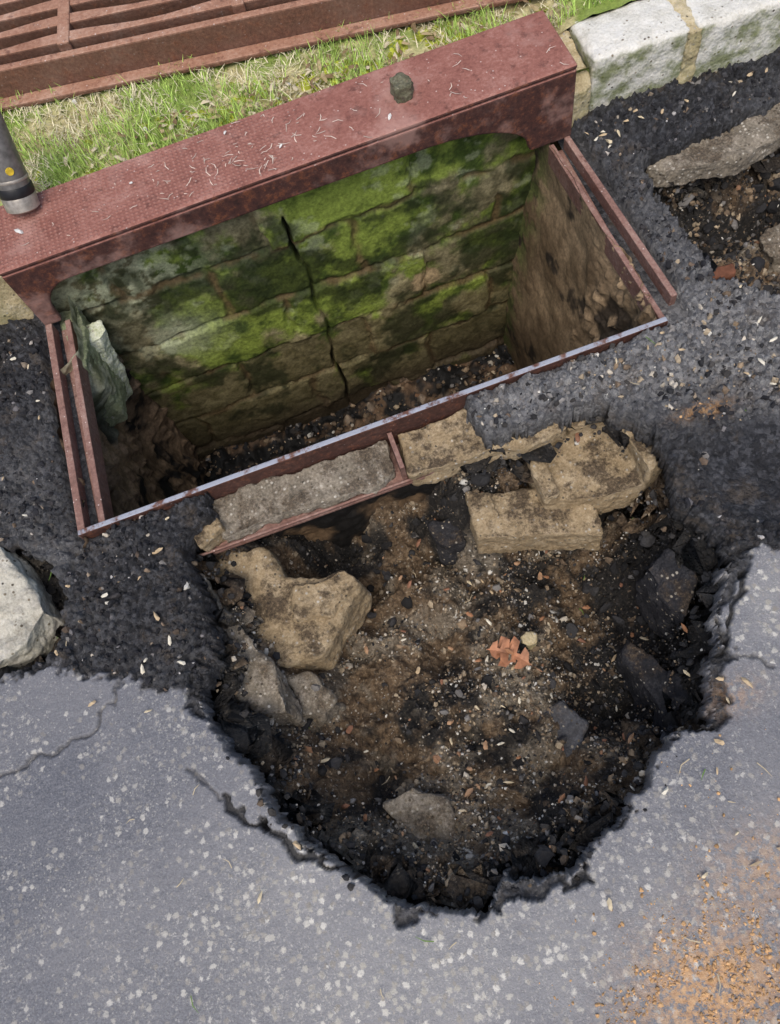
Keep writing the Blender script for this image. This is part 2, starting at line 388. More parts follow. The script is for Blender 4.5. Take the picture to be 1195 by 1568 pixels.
lsm=(gauss(X,Y,-.05,-.2,.5,.12)*.7+gauss(X,Y,.62,.2,.12,.12)*1.0+gauss(X,Y,-.4,.05,.3,.14)*.5+gauss(X,Y,-.28,-.10,.16,.2)*.5)*(.4+1.2*fbm(X,Y,8,3,112))
light=light+(1-rough)*np.clip(lsm,0,1)
light=light*(1-.9*patch*rough)
pale=ss(.52,.66,fbm(X,Y,10,5,113,.6)+.30*gauss(X,Y,-.12,.0,.13,.12)+.14*gauss(X,Y,-.3,.40,.16,.12)+.10*gauss(X,Y,.1,.2,.2,.12)-.3*gauss(X,Y,.46,.2,.12,.3))*ss(.02,.05,Smax)*.8
light=light*(1-soil)+pale*soil
stain=gauss(X,Y,.22,-.31,.11,.08)*1.2+gauss(X,Y,.38,-.18,.09,.06)*.5+gauss(X,Y,.68,.63,.05,.014)*1.3+gauss(X,Y,.46,.09,.05,.03)*.4
stain=np.clip(stain,0,1)*(1-soil)
rough=np.maximum(rough,ledge*.85)
zone=np.stack([rough,soil,stain],-1).reshape(-1,3)
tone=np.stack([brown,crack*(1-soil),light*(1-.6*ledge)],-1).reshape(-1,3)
V=np.stack([XX,YY,z],-1).reshape(-1,3)
F=gridF(len(xs),len(ys))
cxx=X.ravel()[F].mean(1);cyy=Y.ravel()[F].mean(1)
keep=~((cxx>-.612)&(cxx<.705)&(cyy>.85)&(cyy<1.53))
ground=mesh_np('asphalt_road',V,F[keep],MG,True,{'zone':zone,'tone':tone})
i0=np.searchsorted(xs,xf[0]);j0=np.searchsorted(ys,yf[0])
sl_=(slice(i0,i0+len(xf)),slice(j0,j0+len(yf)))
ZF=z[sl_];SF=Smax[sl_];RF=rough[sl_];LF=light[sl_];BF=brown[sl_]
def look(A,x,y):
    i=np.clip(((x-xf[0])/ST).astype(int),0,len(xf)-1);j=np.clip(((y-yf[0])/ST).astype(int),0,len(yf)-1)
    return A[i,j]
# ---------------------------------------------------------------- scatter
def ico(sub):
    bm=bmesh.new();bmesh.ops.create_icosphere(bm,subdivisions=sub,radius=1)
    v=np.array([q.co[:] for q in bm.verts]);f=np.array([[w.index for w in q.verts] for q in bm.faces]);bm.free();return v,f
def rotm(n,flat=False):
    a=rng.uniform(0,2*np.pi,n);b=rng.uniform(-.5,.5,n) if flat else rng.uniform(0,np.pi,n);c=rng.uniform(-.5,.5,n) if flat else rng.uniform(0,2*np.pi,n)
    def R(t,ax):
        r=np.zeros((n,3,3));c_,s_=np.cos(t),np.sin(t);i,j=[(1,2),(2,0),(0,1)][ax]
        r[:,ax,ax]=1;r[:,i,i]=c_;r[:,j,j]=c_;r[:,i,j]=-s_;r[:,j,i]=s_;return r
    return R(a,2)@R(b,0)@R(c,1)
def stones(name,pts,size,cols,sub=1,jag=.28,flat=False,asp=(.6,1.0),mat=None,embed=.25):
    n=len(pts);v,f=ico(sub);k=len(v)
    vs=np.repeat(v[None],n,0)
    # cut random facets for angular stones
    if sub>1:
        for _ in range(7):
            nn=rng.normal(size=(n,3));nn/=np.linalg.norm(nn,axis=1)[:,None];h=rng.uniform(.45,.85,n)
            d=np.einsum('nkj,nj->nk',vs,nn)-h[:,None]
            vs=vs-np.clip(d,0,None)[...,None]*nn[:,None,:]
    vs=vs*(1+rng.uniform(-jag,jag,(n,k,1)))
    vs=vs*np.stack([np.ones(n),rng.uniform(asp[0],asp[1],n),rng.uniform(asp[0]*.7,asp[1]*.9,n)],1)[:,None,:]
    vs=np.einsum('nij,nkj->nki',rotm(n,flat),vs)*size[:,None,None]
    P=pts.copy();P[:,2]+=size*embed
    vs+=P[:,None,:]
    F=(f[None]+(np.arange(n)*k)[:,None,None]).reshape(-1,3)
    return mesh_np(name,vs.reshape(-1,3),F,mat or MA,False,{'col':np.repeat(cols,k,0)})
PAL=np.array([(.025,.025,.027),(.045,.042,.04),(.13,.095,.065),(.25,.185,.12),(.36,.29,.20),(.50,.45,.37),(.64,.62,.56),(.30,.17,.10),(.19,.18,.17)])
def pick(n,w):
    w=np.array(w,float);w/=w.sum();c=PAL[rng.choice(len(PAL),n,p=w)];return c*rng.uniform(.7,1.25,(n,1))
n=36000;x=rng.uniform(-.5,.62,n);y=rng.uniform(-.12,.85,n);s=look(SF,x,y)
cl=fbm(x,y,9,4,200)
k=(s>.03)&(rng.uniform(0,1,n)<ss(.35,.6,cl+.3*look(LF,x,y)-.12)*.9+.14);x,y=x[k],y[k]
sz=.0014+.004*rng.random(len(x))**2.5+.010*(rng.random(len(x))>.965)*rng.random(len(x))
dkm=rng.random(len(x))>(.25+.75*np.maximum(look(BF,x,y),look(LF,x,y)))
cg=np.where(dkm[:,None],pick(len(x),[6,4,1.6,.9,.6,.4,.3,.15,1.8]),pick(len(x),[.8,1,3,4.5,5,3,1.6,.4,2]))
stones('gravel',np.stack([x,y,look(ZF,x,y)],1),sz,cg,jag=.38,embed=.1)
n=7000;x=rng.uniform(.83,1.42,n);y=rng.uniform(.78,1.34,n);s=look(SF,x,y);k=s>.02;x,y=x[k],y[k]
sz=.002+.008*rng.random(len(x))**3.5
stones('gravel',np.stack([x,y,look(ZF,x,y)],1),sz,pick(len(x),[6,5,4,2.5,1.4,.7,.3,.5,1.5]),jag=.38,embed=.1)
n=24000;x=rng.uniform(-1.05,1.45,n);y=rng.uniform(.25,1.47,n);s=look(SF,x,y);r=look(RF,x,y)
k=(s<-.003)&(r>.95)&~((x>-.66)&(x<.76)&(y>.845))&(gauss(x,y,.74,.47,.13,.12)<.4)&(fbm(x,y,12,3,210)>.38);x,y=x[k],y[k]
lt=np.clip(gauss(x,y,.45,.80,.32,.09)*.8+gauss(x,y,.85,.75,.3,.14)*.8+.08,0,1)
sz=.0018+.009*rng.random(len(x))**3.2
c=np.where((rng.random(len(x))<lt)[:,None],pick(len(x),[1,1.5,.3,.6,1,.8,.3,0,6])*1.15,pick(len(x),[9,5,.8,.3,.2,.2,.1,0,.5])*np.array([(.9,.9,.97)]))
stones('asphalt_crumbs',np.stack([x,y,look(ZF,x,y)],1),sz,np.clip(c,0,1),jag=.4,embed=0.)
n=1500;x=rng.uniform(-.5,.6,n);y=rng.uniform(-.1,.84,n);s=look(SF,x,y);w=np.clip(1.2*gauss(x,y,.44,.25,.15,.35)+gauss(x,y,0,.74,.3,.07)+.6*gauss(x,y,.16,0,.25,.07)+.6*gauss(x,y,-.38,.25,.1,.2)+.5*gauss(x,y,-.08,.66,.06,.06)+.12,0,1)
k=(s>.03)&(rng.random(n)<w*.55);x,y=x[k],y[k]
sz=.005+.019*rng.random(len(x))**2.5
P0=np.stack([x,y,look(ZF,x,y)],1)
stones('asphalt_rubble',P0,sz,np.repeat(np.array([(.020,.0195,.020)]),len(x),0)*rng.uniform(.5,3.0,(len(x),1)),sub=3,jag=.05,embed=-.15)
n=200;x=rng.uniform(.85,1.4,n);y=rng.uniform(.82,1.3,n);k=look(SF,x,y)>.03;x,y=x[k],y[k]
stones('asphalt_rubble',np.stack([x,y,look(ZF,x,y)],1),.008+.022*rng.random(len(x))**2.5,pick(len(x),[8,5,1.2,.7,.3,.2,0,.2,1]),sub=3,jag=.05,embed=0.)
n=10000;x=rng.uniform(-.52,.64,n);y=rng.uniform(-.14,.80,n);s=look(SF,x,y);k=(s>-.016)&(s<.06)&((s>.012)|(rng.random(n)<.09));x,y=x[k],y[k]
sz=.002+.010*rng.random(len(x))**3
stones('asphalt_crumbs',np.stack([x,y,look(ZF,x,y)],1),sz,pick(len(x),[9,6,1.2,.6,.4,.25,.1,0,1.2]),jag=.38,embed=0.)
def chips(name,xy,zz,L,cols,asp=.38):
    n=len(xy);pr=np.array([(-1,0,0),(-.4,-.9,.12),(.5,-.8,.1),(1,0,0),(.45,.85,.1),(-.5,.8,.12),(0,0,.45)])
    pr[:,1]*=asp
    f=np.array([(0,1,6),(1,2,6),(2,3,6),(3,4,6),(4,5,6),(5,0,6)])
    v=np.repeat(pr[None],n,0)*(1+rng.uniform(-.3,.3,(n,7,1)))*L[:,None,None];v=np.einsum('nij,nkj->nki',rotm(n,True),v)
    v+=np.stack([xy[:,0],xy[:,1],zz],1)[:,None]
    F=(f[None]+(np.arange(n)*7)[:,None,None]).reshape(-1,3)
    return mesh_np(name,v.reshape(-1,3),F,MB,False,{'col':np.repeat(cols,7,0)})
cc=[(-.56,.62,.16,.22,17),(.6,.80,.14,.05,6),(.85,.72,.18,.1,8),(.80,1.38,.05,.05,9),(-.75,1.15,.08,.2,8),(.3,-.1,.2,.08,8),(.15,.3,.25,.3,26),(-.9,.7,.1,.1,3),(1.05,1.40,.2,.03,8),(.45,.1,.1,.1,9),(-.3,.1,.2,.2,6)]
px=np.concatenate([np.stack([rng.normal(a,c*.6,n_),rng.normal(b,d*.6,n_)],1) for a,b,c,d,n_ in cc])
k=~((px[:,0]>-.66)&(px[:,0]<.76)&(px[:,1]>.845));px=px[k]
colr=np.array([(.66,.56,.38),(.74,.69,.56),(.55,.42,.26)])[rng.integers(0,3,len(px))]
chips('seed_husks',px,look(ZF,px[:,0],px[:,1])+.006,rng.uniform(.006,.0125,len(px)),colr)
n=90;x=rng.uniform(-.4,.58,n);y=rng.uniform(-.08,.75,n);k=look(SF,x,y)>.02;x,y=x[k],y[k]
colr=np.array([(.38,.19,.10),(.44,.27,.16),(.26,.13,.08)])[rng.integers(0,3,len(x))]
chips('leaf_fragments',np.stack([x,y],1),look(ZF,x,y)+.008,rng.uniform(.004,.014,len(x)),colr,.5)
n=2600;x=rng.normal(.22,.10,n);y=rng.normal(-.30,.06,n);
x=np.concatenate([x,rng.normal(.38,.10,300),rng.normal(.68,.03,160)]);y=np.concatenate([y,rng.normal(-.17,.08,300),rng.normal(.628,.01,160)])
k=(look(SF,x,y)<0)&(fbm(x,y,40,2,333)>.5);x,y=x[k],y[k]
c=np.array([(.54,.33,.16)])*rng.uniform(.7,1.35,(len(x),1))
stones('orange_clay_grains',np.stack([x,y,look(ZF,x,y)],1),.0010+.0035*rng.random(len(x))**3,c,jag=.4,embed=.1)
def oak_leaf(cx,cy,ang,L,zz):
    out=[(0,0),(.10,.03),(.18,.22),(.32,.30),(.33,.09),(.42,.07),(.48,.36),(.66,.42),(.60,.10),(.68,.08),(.76,.30),(.93,.26),(.86,.06),(1,0)]
    pts=out+[(a+.02,-b*.88) for a,b in out[-2:0:-1]]
    bm=bmesh.new();ca,sa=math.cos(ang),math.sin(ang)
    ctr=[bm.verts.new((cx+ca*t*L,cy+sa*t*L,zz+.006*math.sin(t*5))) for t in (.1,.3,.5,.7,.9)]
    vs=[]
    for a,b in pts:
        vs.append(bm.verts.new((cx+(ca*a-sa*b)*L,cy+(sa*a+ca*b)*L,zz+.006*math.sin(a*5)+abs(b)*L*.3)))
    n_=len(vs);prev=None
    for i in range(n_):
        a=vs[i];b=vs[(i+1)%n_];q=(pts[i][0]+pts[(i+1)%n_][0])/2
        ci=min(4,int(q*5));bm.faces.new((a,b,ctr[ci]))
        if prev is not None and prev!=ci:bm.faces.new((ctr[prev],a,ctr[ci]))
        prev=ci
    st=[bm.verts.new((cx-ca*.25*L+dx,cy-sa*.25*L+dy,zz-.004)) for dx,dy in((.0012,0),(-.0012,.001))]
    bm.faces.new((st[0],st[1],vs[0]))
    return bm_obj('oak_leaf',bm,MLF)
MLF=mat_simple('dry_leaf',(.42,.19,.10),.6,0,.45,45)
zl=float(np.max(look(ZF,np.linspace(.08,.22,20),np.full(20,.37))))+.02
oak_leaf(.185,.315,2.25,.10,zl);oak_leaf(.10,.385,5.75,.075,zl+.006)
# ---------------------------------------------------------------- concrete pieces
chunk('broken_concrete_block',[([(.325,.775),(.44,.76),(.575,.735),(.585,.60),(.55,.57),(.45,.575),(.33,.615)],-.25,-.150),([(.52,.745),(.585,.735),(.592,.585),(.545,.57),(.54,.65)],-.2,-.085),([(.43,.77),(.53,.75),(.52,.715),(.43,.73)],-.2,-.10),([(.325,.775),(.36,.77),(.36,.61),(.33,.61)],-.2,-.120)],MT,.012,14,(.05,.1),1)
chunk('broken_concrete_block',[([(.175,.705),(.335,.665),(.44,.61),(.435,.515),(.165,.60)],-.31,-.195),([(.175,.705),(.23,.69),(.225,.63),(.17,.645)],-.2,-.18)],MT,.010,16,(-.05,.12),2)
chunk('broken_concrete_chunk',[([(-.408,.765),(-.304,.742),(-.277,.661),(-.19,.640),(-.146,.640),(-.118,.59),(-.16,.555),(-.209,.525),(-.253,.48),(-.361,.50),(-.395,.577),(-.441,.691)],-.34,-.19),([(-.26,.63),(-.14,.63),(-.12,.59),(-.2,.55),(-.28,.56)],-.25,-.165)],MT,.026,10,(0,.22),3,it=8)
chunk('broken_concrete_rock',[([(-.45,.58),(-.388,.575),(-.345,.46),(-.34,.36),(-.41,.38),(-.47,.48)],-.34,-.13)],MGY,.026,13,(0,.15),4,it=4)
chunk('broken_concrete_rock',[([(-.34,.46),(-.29,.46),(-.26,.38),(-.30,.35),(-.34,.38)],-.40,-.26)],MGY,.022,16,(0,.2),24,it=8)
chunk('broken_concrete_rock',[([(-.22,.14),(-.15,.16),(-.09,.10),(-.10,.0),(-.20,.0)],-.42,-.26)],MGY,.030,13,(0,.1),25,it=10)
chunk('broken_concrete_shard',[([(-.455,.71),(-.425,.70),(-.415,.62),(-.395,.60),(-.42,.585),(-.46,.60)],-.2,-.10)],MGY,.01,20,(.2,.2),5)
chunk('pale_concrete_chunk',[([(-.95,.885),(-.81,.875),(-.775,.79),(-.745,.705),(-.80,.65),(-.95,.60)],-.09,.012)],MWC,.017,13,(-.1,.12),6)
chunk('clay_rock',[([(.185,.385),(.205,.392),(.222,.38),(.215,.36),(.19,.358)],-.37,-.325)],MKY,.006,40,(0,0),7,.003)
chunk('asphalt_clod',[([(.15,.20),(.21,.22),(.25,.16),(.22,.10),(.16,.11)],-.44,-.325)],mat_conc('grey_clod',(.04,.04,.045),(.09,.092,.10),(.17,.17,.18),dirt=.5),.02,22,(0,0),8,it=8)
chunk('broken_asphalt_slab',[([(.37,.26),(.39,.28),(.45,.16),(.44,.06),(.38,.05),(.38,.13)],-.46,-.24)],MCL,.030,13,(.6,0),9,it=6)
chunk('broken_asphalt_slab',[([(.47,.40),(.52,.41),(.54,.33),(.50,.27),(.48,.30)],-.38,-.16)],MCL,.028,15,(.7,.1),26,it=6)
chunk('broken_asphalt_slab',[([(.08,.72),(.14,.71),(.15,.65),(.09,.66)],-.45,-.32)],MCL,.02,18,(0,.2),27,it=8)
chunk('broken_concrete_slab',[([(.865,1.335),(1.46,1.37),(1.46,1.27),(1.25,1.26),(1.10,1.23),(.95,1.25),(.87,1.285)],-.10,-.045)],MGY,.014,14,(0,.05),10)
chunk('broken_concrete_slab',[([(1.09,1.09),(1.20,1.12),(1.30,1.08),(1.2,1.0),(1.10,1.02)],-.27,-.18)],MGY,.03,14,(.1,.2),11,it=5)
chunk('clay_brick_piece',[([(.90,1.05),(.99,1.03),(.985,1.0),(.90,1.015)],-.20,-.165)],mat_simple('brick_clay',(.17,.07,.04),.9),.006,30,(0,0),12)
chunk('mortar_strip',[([(-.37,.838),(.045,.838),(.045,.765),(-.02,.748),(-.2,.760),(-.36,.752)],-.094,-.058)],MGY,.018,18,(0,.25),13)
chunk('mortar_strip',[([(.07,.838),(.30,.838),(.40,.80),(.42,.725),(.34,.715),(.25,.735),(.13,.735),(.07,.745)],-.125,-.055)],MT,.012,16,(0,.2),14)
chunk('broken_concrete_shard',[([(-.42,.80),(-.36,.80),(-.35,.765),(-.41,.745)],-.10,-.04)],MT,.007,25,(0,0),15)
# ---------------------------------------------------------------- steel frame
bm=bmesh.new()
L0,L1=(-.638,.842),(-.627,1.425)
bm_bar(bm,L0,L1,.017,-.1,.004)
bm_bar(bm,(L0[0]+.026,L0[1]),(L1[0]+.026,L1[1]),.034,-.042,-.032)
bm_bar(bm,(L0[0]+.045,L0[1]+.008),(L1[0]+.045,L1[1]),.014,-.06,-.004)
R0,R1=(.742,.90),(.716,1.425)
bm_bar(bm,R0,R1,.015,-.1,.004)
bm_bar(bm,(R0[0]-.024,R0[1]-.03),(R1[0]-.022,R1[1]),.030,-.042,-.032)
bm_bar(bm,(R0[0]-.044,R0[1]-.052),(R1[0]-.040,R1[1]),.013,-.06,-.004)
bm_box(bm,-.46,.66,.742,.841,-.108,-.0985)
bm_box(bm,-.46,.66,.742,.748,-.098,-.088)
ob=bm_obj('catch_basin_frame',bm,MR);evaluated(ob,[('BEVEL',dict(width=.002,segments=2))])
bm=bmesh.new()
bm_bar(bm,(-.645,.848),(.700,.851),.013,-.10,.008)
ob2=bm_obj('front_rail',bm,MRW);evaluated(ob2,[('BEVEL',dict(width=.0025,segments=2))]);ob2.parent=ob
bm=bmesh.new();bm_prism(bm,[(.052,.749),(.062,.749),(.062,.840),(.052,.840)],-.0975,-.03)
ob2=bm_obj('gusset',bm,MR);ob2.parent=ob
# ---------------------------------------------------------------- basin masonry
def surf(name,fn,u,v,mat):
    U,W=np.meshgrid(u,v,indexing='ij');x,y,z,c=fn(U,W)
    return mesh_np(name,np.stack([x,y,z],-1).reshape(-1,3),gridF(len(u),len(v)),mat,True,{'col':np.clip(c,0,1).reshape(-1,3)})
def lerp(a,b,t):return np.asarray(a)*(1-t[...,None])+np.asarray(b)*t[...,None]
def lerp2(c,b,t):return c*(1-t[...,None])+np.array(b)*t[...,None]
def back(U,W):
    wxx=U+(fbm(U,W,9,4,300)-.5)*.05;wz=W+(fbm(U,W,9,4,301)-.5)*.05
    row=np.floor((wz+.09)/.2);fz=(wz+.09)/.2-row
    fx=(wxx+.03+.2*(row%2)+.06*_h(row,row*0,1,7))/.4;cx=np.floor(fx);fx=fx-cx
    jd=np.minimum(np.minimum(fz,1-fz)*.2,np.minimum(fx,1-fx)*.4)
    j=1-ss(.002,.016,jd+(fbm(U,W,40,3,311)-.5)*.014)
    rnd=_h(cx,row,0,5)
    cr=np.abs(U-(.004+.02*(fbm(U*0,W,9,3,302)-.5)*2));crk=1-ss(.002,.007,cr)
    crk=crk*ss(.02,-.05,W)*(.35+.65*ss(.35,.5,fbm(U*0,W,14,2,312)))
    n=fbm(U,W,12,6,303,.55);n2=fbm(U,W,45,5,304,.6)
    y=1.50+.008*j*ss(.3,.5,n)+.04*crk+(n-.5)*.014+(n2-.5)*.004-(rnd-.5)*.014
    g=ss(.38,.60,n+.18*gauss(U,W,-.15,-.22,.20,.16)+.22*gauss(U,W,.24,-.18,.24,.18)-.30*ss(-.40,-.70,W)-.3*gauss(U,W,-.50,-.12,.14,.18)-.2*gauss(U,W,.28,-.45,.06,.06)+.25*(rnd-.5))
    c=lerp((.14,.125,.065),(.30,.265,.15),ss(.3,.7,n2))
    c=c*(.6+.7*rnd)[...,None]
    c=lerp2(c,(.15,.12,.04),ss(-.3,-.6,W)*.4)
    grn=lerp((.045,.072,.013),(.22,.285,.050),ss(.35,.72,fbm(U,W,18,5,306,.65)+.22*(rnd-.5)+.10*gauss(U,W,.22,-.15,.2,.12)))
    c=c*(1-g[...,None])+grn*g[...,None]
    pale=gauss(U,W,-.46,-.05,.18,.09)*ss(.42,.55,n2)+.7*gauss(U,W,-.42,-.3,.12,.08)*ss(.45,.55,n)+.30*ss(.60,.70,fbm(U,W,16,5,313,.65))*ss(-.5,-.3,W)
    c=lerp2(c,(.46,.49,.33),np.clip(pale,0,.75))
    dk=ss(.48,.62,fbm(U,W,8,5,308,.6)+.14*gauss(U,W,-.18,-.2,.14,.12)-.05*ss(-.1,.1,W))
    c=lerp2(c,(.020,.028,.009),dk*.8)
    jj=j*ss(.35,.55,fbm(U,W,14,3,309))
    c=lerp2(c,(.13,.085,.04),jj*.75)
    tan=ss(.50,.75,gauss(U,W,.33,-.42,.07,.05)+.3*(n2-.5)*2)
    c=lerp2(c,(.40,.30,.17),tan)
    c=c*(1-.9*crk[...,None])
    c=c*(1-.35*ss(-.4,-.8,W))[...,None]  # basin shade put into the colour, darker towards the bottom
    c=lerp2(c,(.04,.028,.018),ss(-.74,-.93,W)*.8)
    return U,y,W,c
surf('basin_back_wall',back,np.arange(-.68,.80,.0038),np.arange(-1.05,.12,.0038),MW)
def right(U,W): # U=y W=z
    n=fbm(U,W,7,5,320);n2=fbm(U,W,30,5,321,.6);f,i=worley(U+n*.1,W+n2*.1,26,322)
    near=ss(1.2,1.0,U)
    x=.588+.085*ss(-.75,-.05,W)+(n-.5)*.03+(n2-.5)*.006+near*(.05*(n-.3)-np.clip(.5-f,0,1)*.06*i)
    c=lerp((.13,.088,.05),(.30,.215,.13),ss(.3,.68,n*.7+n2*.3))
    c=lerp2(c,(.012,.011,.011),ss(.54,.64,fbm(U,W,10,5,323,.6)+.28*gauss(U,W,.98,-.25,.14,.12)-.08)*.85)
    c=lerp2(c,(.42,.30,.18),(i>.7)*near*ss(.5,.3,f)*.7)
    c=lerp2(c,(.10,.12,.035),ss(1.38,1.5,U)*ss(.35,.6,n2)*.9)
    c=c*(1-.3*ss(-.4,-.8,W))[...,None]  # wall colour lowered with depth to imitate the dimness of the basin
    return x,U,W,c
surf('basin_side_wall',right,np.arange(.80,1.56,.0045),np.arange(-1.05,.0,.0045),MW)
def left(U,W):
    n=fbm(U,W,8,5,330);n2=fbm(U,W,30,5,331,.6);f,i=worley(U+n*.1,W+n2*.1,22,332)
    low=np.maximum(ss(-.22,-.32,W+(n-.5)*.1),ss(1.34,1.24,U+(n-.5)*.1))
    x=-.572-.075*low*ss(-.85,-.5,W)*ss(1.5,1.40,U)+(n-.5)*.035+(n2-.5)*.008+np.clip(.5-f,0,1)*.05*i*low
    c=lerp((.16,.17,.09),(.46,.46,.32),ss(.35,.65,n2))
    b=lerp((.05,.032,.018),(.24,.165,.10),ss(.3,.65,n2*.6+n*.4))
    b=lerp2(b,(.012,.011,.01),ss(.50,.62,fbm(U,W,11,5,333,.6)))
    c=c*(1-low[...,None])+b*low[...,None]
    return x,U,W,c
surf('basin_side_wall',left,np.arange(.80,1.56,.0045),np.arange(-1.05,.0,.0045),MW)
def front(U,W):
    n=fbm(U,W,9,5,340);n2=fbm(U,W,35,4,341)
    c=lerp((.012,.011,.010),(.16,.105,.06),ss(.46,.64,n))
    return U,.80+(n-.5)*.05+(n2-.5)*.02,W,c
surf('basin_front_wall',front,np.arange(-.72,.80,.006),np.arange(-1.05,-.105,.006),MW)
def bfl(U,W):
    n=fbm(U,W,6,5,350);f,i=worley(U,W,22,351);n2=fbm(U,W,40,3,352)
    z=-.93+(n-.5)*.16+np.clip(.5-f,0,1)*i*.07+(n2-.5)*.02
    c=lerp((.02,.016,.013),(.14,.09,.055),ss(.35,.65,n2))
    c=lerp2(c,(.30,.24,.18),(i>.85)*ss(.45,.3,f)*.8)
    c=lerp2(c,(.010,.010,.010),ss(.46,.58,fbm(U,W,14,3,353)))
    return U,W,z,c
surf('basin_floor_debris',bfl,np.arange(-.75,.80,.006),np.arange(.76,1.56,.006),MW)
n=2500;x=rng.uniform(-.6,.62,n);y=rng.uniform(.9,1.5,n)
zz=-.93+(fbm(x,y,6,5,350)-.5)*.16
stones('gravel',np.stack([x,y,zz+.01],1),.003+.010*rng.random(n)**3,pick(n,[5,4,4,2,1,.6,.4,.4,1]),jag=.35)
MMO=mat_conc('mossy_pale_concrete',(.26,.32,.06),(.72,.75,.55),(.90,.91,.84),0,.97)
MMG=mat_conc('mossy_grey_concrete',(.12,.15,.06),(.30,.33,.20),(.50,.52,.38),.2,.95)
chunk('mossy_block',[([(-.585,1.44),(-.520,1.445),(-.505,1.41),(-.53,1.385),(-.59,1.39)],-.36,-.06)],MMO,.013,12,(0,0),20,it=1,lean=(.24,-.05))
chunk('mossy_block',[([(-.66,1.495),(-.56,1.49),(-.555,1.40),(-.57,1.30),(-.66,1.28)],-.30,-.035)],MMG,.013,12,(0,0),22,it=1,lean=(.05,0))
# ---------------------------------------------------------------- hood
x0,x1=-.640,.732;yF,yB=1.430,1.632;zt=.192
bm=bmesh.new()
bm_box(bm,x0,x1,yF,yB,zt-.014,zt)
def plate(bm,pts,y0,y1):
    a=[bm.verts.new((x,y0,z)) for x,z in pts];b=[bm.verts.new((x,y1,z)) for x,z in pts]
    bm.faces.new(a);bm.faces.new(b[::-1]);n=len(pts)
    for i in range(n):bm.faces.new((a[i],b[i],b[(i+1)%n],a[(i+1)%n]))
zo=.108;pts=[(x0,-.01),(-.595,-.01)]
for t in np.linspace(0,1,7)[0:]:pts.append((-.595+.075*(1-math.cos(t*math.pi/2)),.02+(zo-.02)*math.sin(t*math.pi/2)))
pts.append((.36,zo))
for t in np.linspace(0.05,1,10):pts.append((.36+.26*math.sin(t*math.pi/2),zo-(zo-.005)*(1-math.cos(t*math.pi/2))))
pts+=[(.625,-.01),(x1,-.01),(x1,zt-.0145),(x0,zt-.0145)]
plate(bm,pts,yF+.001,yF+.022)
bm_box(bm,x0,x0+.02,yF+.0225,yB,-.01,zt-.0145);bm_box(bm,x1-.02,x1,yF+.0225,yB,-.01,zt-.0145)
bm_box(bm,x0+.0205,x1-.0205,yB-.02,yB-.002,.04,zt-.0145)
hood=bm_obj('curb_inlet_hood',bm,MH)
evaluated(hood,[('BEVEL',dict(width=.006,segments=3,limit_method='ANGLE')),])
chunk('stone',[([(.325,1.545),(.36,1.55),(.378,1.525),(.365,1.500),(.33,1.503)],.19,.228)],mat_conc('mossy_stone',(.05,.055,.03),(.13,.125,.08),(.25,.24,.17)),.006,45,(0,0),30,.003)
chips('paint_flakes',np.array([(-.572,1.525),(-.06,1.60),(.05,1.50),(-.3,1.55),(.3,1.47)]),np.full(5,.196),np.array([.012,.006,.007,.006,.007]),np.array([(.75,.74,.70)]*5),.6)
def strands(name,xy,z0,L,cols,w=.0011,lift=.15):
    n=len(xy);a=rng.uniform(0,2*np.pi,n);e=rng.uniform(0,lift,n)
    d=np.stack([np.cos(a)*np.cos(e),np.sin(a)*np.cos(e),np.sin(e)],1)*L[:,None]
    p=np.stack([-np.sin(a),np.cos(a),np.zeros(n)],1)*w
    b=np.stack([xy[:,0],xy[:,1],z0],1);bend=rng.uniform(-.2,.2,(n,1))*p/w*L[:,None]
    V=np.stack([b-p,b+p,b+d*.5+p+bend,b+d*.5-p+bend,b+d+p*.3,b+d-p*.3],1).reshape(-1,3)
    f=np.array([(0,1,2,3),(3,2,4,5)]);F=(f[None]+(np.arange(n)*6)[:,None,None]).reshape(-1,4)
    return mesh_np(name,V,F,MB,False,{'col':np.repeat(cols,6,0)})
n=80;xy=np.stack([rng.normal(-.02,.15,n),rng.normal(1.51,.040,n)],1)
xy=np.concatenate([xy,np.stack([rng.uniform(-.6,.7,26),rng.uniform(1.44,1.62,26)],1)])
xy=xy[(xy[:,1]>1.435)&(xy[:,1]<1.63)&(xy[:,0]>-.62)&(xy[:,0]<.72)];n=len(xy)
strands('grass_clippings',xy,np.full(n,.1945),rng.uniform(.006,.030,n),np.array([(.74,.62,.52)])*rng.uniform(.6,1.2,(n,1)),.0009,.08)
n=60;x=rng.uniform(-.9,1.2,n);y=rng.uniform(-.4,1.3,n);k=(look(SF,x,y)<.3)&~((x>-.66)&(x<.76)&(y>.845));x,y=x[k],y[k];n=len(x)
g=np.where(rng.random(n)[:,None]>.6,np.array([(.12,.22,.04)]),np.array([(.5,.42,.28)]))
strands('grass_clippings',np.stack([x,y],1),look(ZF,x,y)+.006,rng.uniform(.012,.035,n),g,.0009,.1)
